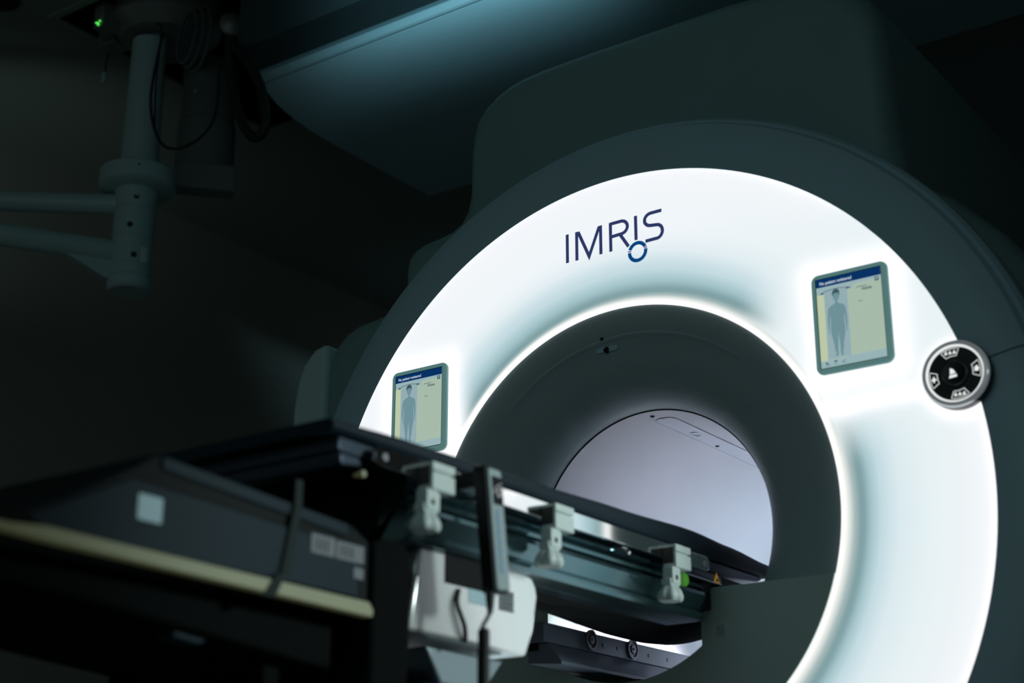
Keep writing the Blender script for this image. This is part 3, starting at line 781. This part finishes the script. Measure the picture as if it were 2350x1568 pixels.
# drive unit in the ceiling opening, with its green light
drv = thing('ceiling_drive_unit', 'dark machinery with small green light in the ceiling opening above the pendant', 'machine', (-2.5, .55, 3.75))
bm = bmesh.new(); lathe(bm, (-2.59, .56, 3.98), (0, 0, -1), [(0, .18), (.05, .235), (.20, .24), (.26, .18), (.262, .10)], 40)
obj('drive_drum', bm, 'drive', drv, smooth=True)
obj('drive_box', bx(-2.72, -2.66, .28, .36, 3.70, 3.82), 'drive', drv, bevel=.006)
obj('drive_box', bx(-2.86, -2.76, .42, .52, 3.72, 3.86), 'drive', drv, bevel=.006)
bm = bmesh.new(); lathe(bm, (-2.25, .62, 3.70), cd, [(0, .02), (.03, .05), (.05, .05), (.07, .02)], 28); obj('drive_pulley', bm, 'drive', drv, smooth=True)
bm = bmesh.new()
for a_, b_, c_ in ((0, 0, 0), (-.012, 0, .005), (.010, 0, .007), (.002, 0, -.009)):
    lathe(bm, (-2.682+a_, .275, 3.712+c_), (.5, -.8, -.2), [(0, .0035), (.004, .003)], 8)
obj('status_light', bm, 'led', drv)

def loop(cx, cz, w, h, y, r, turns=1, ph=0, tilt=0):
    b = bmesh.new()
    for k in range(turns):
        pts = [(cx+(w+.012*k)*math.cos(t)+tilt*math.sin(t), y+.03*math.sin(t)+.015*k, cz+(h+.015*k)*math.sin(t)) for t in [ph+2*PI*i/48 for i in range(48)]]
        tube(b, pts, r, 8, closed=True)
    return b
for k in range(3):
    obj('cable_coil', loop(-2.335+.012*k, 3.62, .050+.010*k, .145+.015*k, .46+.02*k, .007, 1, tilt=-.02), 'cablegrey', drv, smooth=True)
bm = bmesh.new()
tube(bm, spline([(-2.05, .43, 3.50), (-2.03, .43, 3.33), (-1.96, .43, 3.12), (-1.88, .43, 3.01), (-1.82, .43, 3.04), (-1.85, .43, 3.20), (-1.92, .43, 3.33), (-2.04, .43, 3.48)], 8), .020, 12)
tag(obj('cable_bundle', bm, 'cable', smooth=True), 'thick black cable bundle looping down at the left end of the bulkhead', 'cable')
bm = bmesh.new(); tube(bm, spline([(-2.37, .36, 3.60), (-2.41, .36, 3.3), (-2.32, .36, 3.08), (-2.16, .36, 3.03), (-2.03, .36, 3.11), (-2.02, .36, 3.35)], 8), .006, 8)
tag(obj('hanging_cable', bm, 'cable', smooth=True), 'thin black cable sagging in front of the rear support column', 'cable')
bm = bmesh.new(); tube(bm, spline([(-2.47, .41, 3.70), (-2.44, .41, 3.66), (-2.445, .41, 3.4), (-2.43, .41, 3.2)], 8), .004, 8)
tag(obj('column_cable', bm, 'cable', smooth=True), 'thin cable running down the right side of the pendant column', 'cable')
pc = thing('pull_cord', 'thin ceiling pull cord with small pale toggle left of the pendant', 'pull cord', (-2.88, .5, CEIL))
bm = bmesh.new(); tube(bm, [(-2.86, .5, 4.0), (-2.893, .5, 3.65)], .0035, 6); obj('cord', bm, 'cable', pc)
bm = bmesh.new(); lathe(bm, (-2.895, .5, 3.648), (-.01, 0, -1), [(0, .008), (.01, .011), (.045, .012), (.05, .009)], 14); obj('toggle', bm, 'pendant', pc, smooth=True)

# second support behind the pendant
sup2 = thing('support_column', 'dim second support column with square foot box right of the pendant', 'column', (-2.4, .75, CEIL))
obj('column', lath((-2.715, .95, 3.82), (0, 0, -1), [(0, .118), (.30, .122), (.31, .130), (.56, .130)], 48), 'pendant_dark', sup2, smooth=True)
bm = bmesh.new(); vs = box(bm, -.13, .13, -.05, .05, 3.14, 3.26)
for v in vs:
    a_, b_ = v.co.x, v.co.y; q_ = Vector((-2.715, .95, 0))+sdv*a_+cd*(.12+b_); v.co = Vector((q_.x, q_.y, v.co.z))
obj('foot_box', bm, 'pendant_dark', sup2, bevel=.006)
bm = bmesh.new(); lathe(bm, (-2.66, .82, 3.62), cd, [(0, .008), (.01, .008)], 10); obj('latch', bm, 'pendant', sup2)

# ------------------------------------------------------------------ bulkhead on the ceiling
blk = thing('ceiling_bulkhead', 'long boxed ceiling bulkhead with teal-lit curved underside above the scanner', 'bulkhead', (.3, 1.0, CEIL))
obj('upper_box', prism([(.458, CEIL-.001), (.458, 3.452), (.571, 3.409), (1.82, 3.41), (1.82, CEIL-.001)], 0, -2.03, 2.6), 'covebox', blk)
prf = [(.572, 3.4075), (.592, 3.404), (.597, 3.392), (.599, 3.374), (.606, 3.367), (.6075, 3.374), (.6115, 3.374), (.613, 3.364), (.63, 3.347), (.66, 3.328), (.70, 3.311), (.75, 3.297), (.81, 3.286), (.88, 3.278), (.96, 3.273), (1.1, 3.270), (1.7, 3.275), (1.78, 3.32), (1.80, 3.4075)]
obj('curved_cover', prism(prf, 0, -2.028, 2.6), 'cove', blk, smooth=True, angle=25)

# ------------------------------------------------------------------ room
def struct(name, bm, m, label, cat):
    o = obj(name, bm, m); o['kind'] = 'structure'; o['label'] = label; o['category'] = cat; return o
X0, X1, Y0, Y1 = -4.06, 3.6, -5.2, 4.2
struct('floor', bx(X0, X1, Y0, Y1, FLOOR-.1, FLOOR), 'floor', 'dark vinyl floor', 'floor')
bm = bmesh.new(); hx0, hx1, hy0, hy1 = -2.905, -2.04, .235, 1.5
box(bm, X0, hx0, Y0, Y1, CEIL, CEIL+.05); box(bm, hx1, X1, Y0, Y1, CEIL, CEIL+.05)
box(bm, hx0, hx1, Y0, hy0, CEIL, CEIL+.05); box(bm, hx0, hx1, hy1, Y1, CEIL, CEIL+.05)
struct('ceiling', bm, 'ceil', 'dark ceiling with square opening over the pendant', 'ceiling')
bm = bmesh.new()
for a in ((hx0-.02, hx0, hy0-.02, hy1+.02, CEIL, 4.4), (hx1, hx1+.02, hy0-.02, hy1+.02, CEIL, 4.4), (hx0, hx1, hy0-.02, hy0, CEIL, 4.4), (hx0, hx1, hy1, hy1+.02, CEIL, 4.4), (hx0-.02, hx1+.02, hy0-.02, hy1+.02, 4.4, 4.42)): box(bm, *a)
struct('trim_1', bm, 'softblack', 'black lining of the ceiling opening', 'ceiling')
bm = bmesh.new()
for a in ((hx0-.03, hx0, hy0-.03, hy1, CEIL-.012, CEIL), (hx0, hx1, hy0-.03, hy0, CEIL-.012, CEIL)): box(bm, *a)
struct('trim_2', bm, 'ceil', 'thin frame round the ceiling opening', 'trim')
struct('trim_3', bx(-2.345, -2.335, 1.72, 4.1, CEIL-.006, CEIL), 'black', 'dark ceiling panel joint', 'trim')
struct('wall_left', bx(X0-.1, X0, Y0, Y1, FLOOR, CEIL+.05), 'wall', 'dark left wall', 'wall')
struct('wall_right', bx(X1, X1+.1, Y0, Y1, FLOOR, CEIL+.05), 'wall', 'dark right wall', 'wall')
struct('wall_back', bx(X0, X1, Y1, Y1+.1, FLOOR, CEIL+.05), 'wall', 'dark back wall', 'wall')
bm = bmesh.new(); lathe(bm, (-2.99, .0, CEIL), (0, 0, -1), [(0, .085), (.01, .08)], 32)
tag(obj('ceiling_grille', bm, 'black', smooth=True), 'small round dark grille on the ceiling by the opening', 'grille')

# ------------------------------------------------------------------ lights
def area(name, loc, target, size, power, col, sy=None, spread=None):
    l = bpy.data.lights.new(name, 'AREA'); l.energy = power; l.color = col; l.size = size
    if sy: l.shape = 'RECTANGLE'; l.size_y = sy
    if spread: l.spread = spread
    o = bpy.data.objects.new(name, l); COL.objects.link(o); o.location = loc
    o.rotation_euler = (Vector(target)-Vector(loc)).to_track_quat('-Z', 'Y').to_euler(); return o
def spot(name, loc, target, power, col, ang, blend=1., rad=.05):
    l = bpy.data.lights.new(name, 'SPOT'); l.energy = power; l.color = col; l.spot_size = math.radians(ang); l.spot_blend = blend; l.shadow_soft_size = rad
    o = bpy.data.objects.new(name, l); COL.objects.link(o); o.location = loc
    o.rotation_euler = (Vector(target)-Vector(loc)).to_track_quat('-Z', 'Y').to_euler(); return o
# soft teal fill from the room in front of the scanner
area('fill_light', (1.0, -4.9, 2.6), (0, 0, 1.4), 2.4, 6.0, (.62, .92, 1.0))
# light inside the bore (beyond what the camera sees), cool lavender
area('bore_light', (.10, 1.55, .98), (-.33, .85, 1.2), .22, 2.2, (.72, .85, 1.0))
area('bore_low_light', (-.085, .40, .925), (-.4, .40, .96), .8, 1.5, (.94, .91, 1.0), sy=.03, spread=1.1)
spot('bore_glow_light', (.10, .85, .90), (-.05, .40, 1.6), .3, (.76, .86, 1.0), 170, .3, .08)
# unseen spot added to light the bulkhead
spot('bulkhead_wash', (.6, -1.5, 3.3), (-.88, .65, 3.54), 240, (.46, .86, 1.0), 33, 1., .12)
spot('table_fill', (3.0, -.05, 1.55), (.3, -.98, .92), 175, (.85, 1.0, .97), 35, .6, .2)  # unseen side spot added to brighten the table and clamps
spot('ceiling_wash', (-3.6, -.6, 2.3), (-3.9, .9, 3.8), 7, (.75, 1.0, .9), 60, 1., .1)  # unseen spot added to wash the left ceiling and wall

w = bpy.data.worlds.new('world'); S.world = w; w.use_nodes = True
w.node_tree.nodes['Background'].inputs['Color'].default_value = (.80, 1.0, .90, 1)
w.node_tree.nodes['Background'].inputs['Strength'].default_value = .050

# ------------------------------------------------------------------ camera
Rr = (0.8136588956422017, 0.5813414220954831, 0.0011629696101514348)
Ru = (0.19100310110822263, -0.269220718359527, 0.9439481024786386)
Rf = (-0.5490692277931398, 0.7678296398042873, 0.33009184680731446)
cam = bpy.data.cameras.new('camera'); co = bpy.data.objects.new('camera', cam); COL.objects.link(co)
co.matrix_world = Matrix(((Rr[0], Ru[0], -Rf[0], 2.133872), (Rr[1], Ru[1], -Rf[1], -3.469049), (Rr[2], Ru[2], -Rf[2], .252915), (0, 0, 0, 1)))
cam.sensor_width = 36; cam.lens = 3640*36/2350; cam.clip_start = .05
cam.dof.use_dof = True; cam.dof.focus_distance = 4.70; cam.dof.aperture_fstop = 2.0
S.camera = co
S.view_settings.view_transform = 'Standard'
S.view_settings.look = 'None'
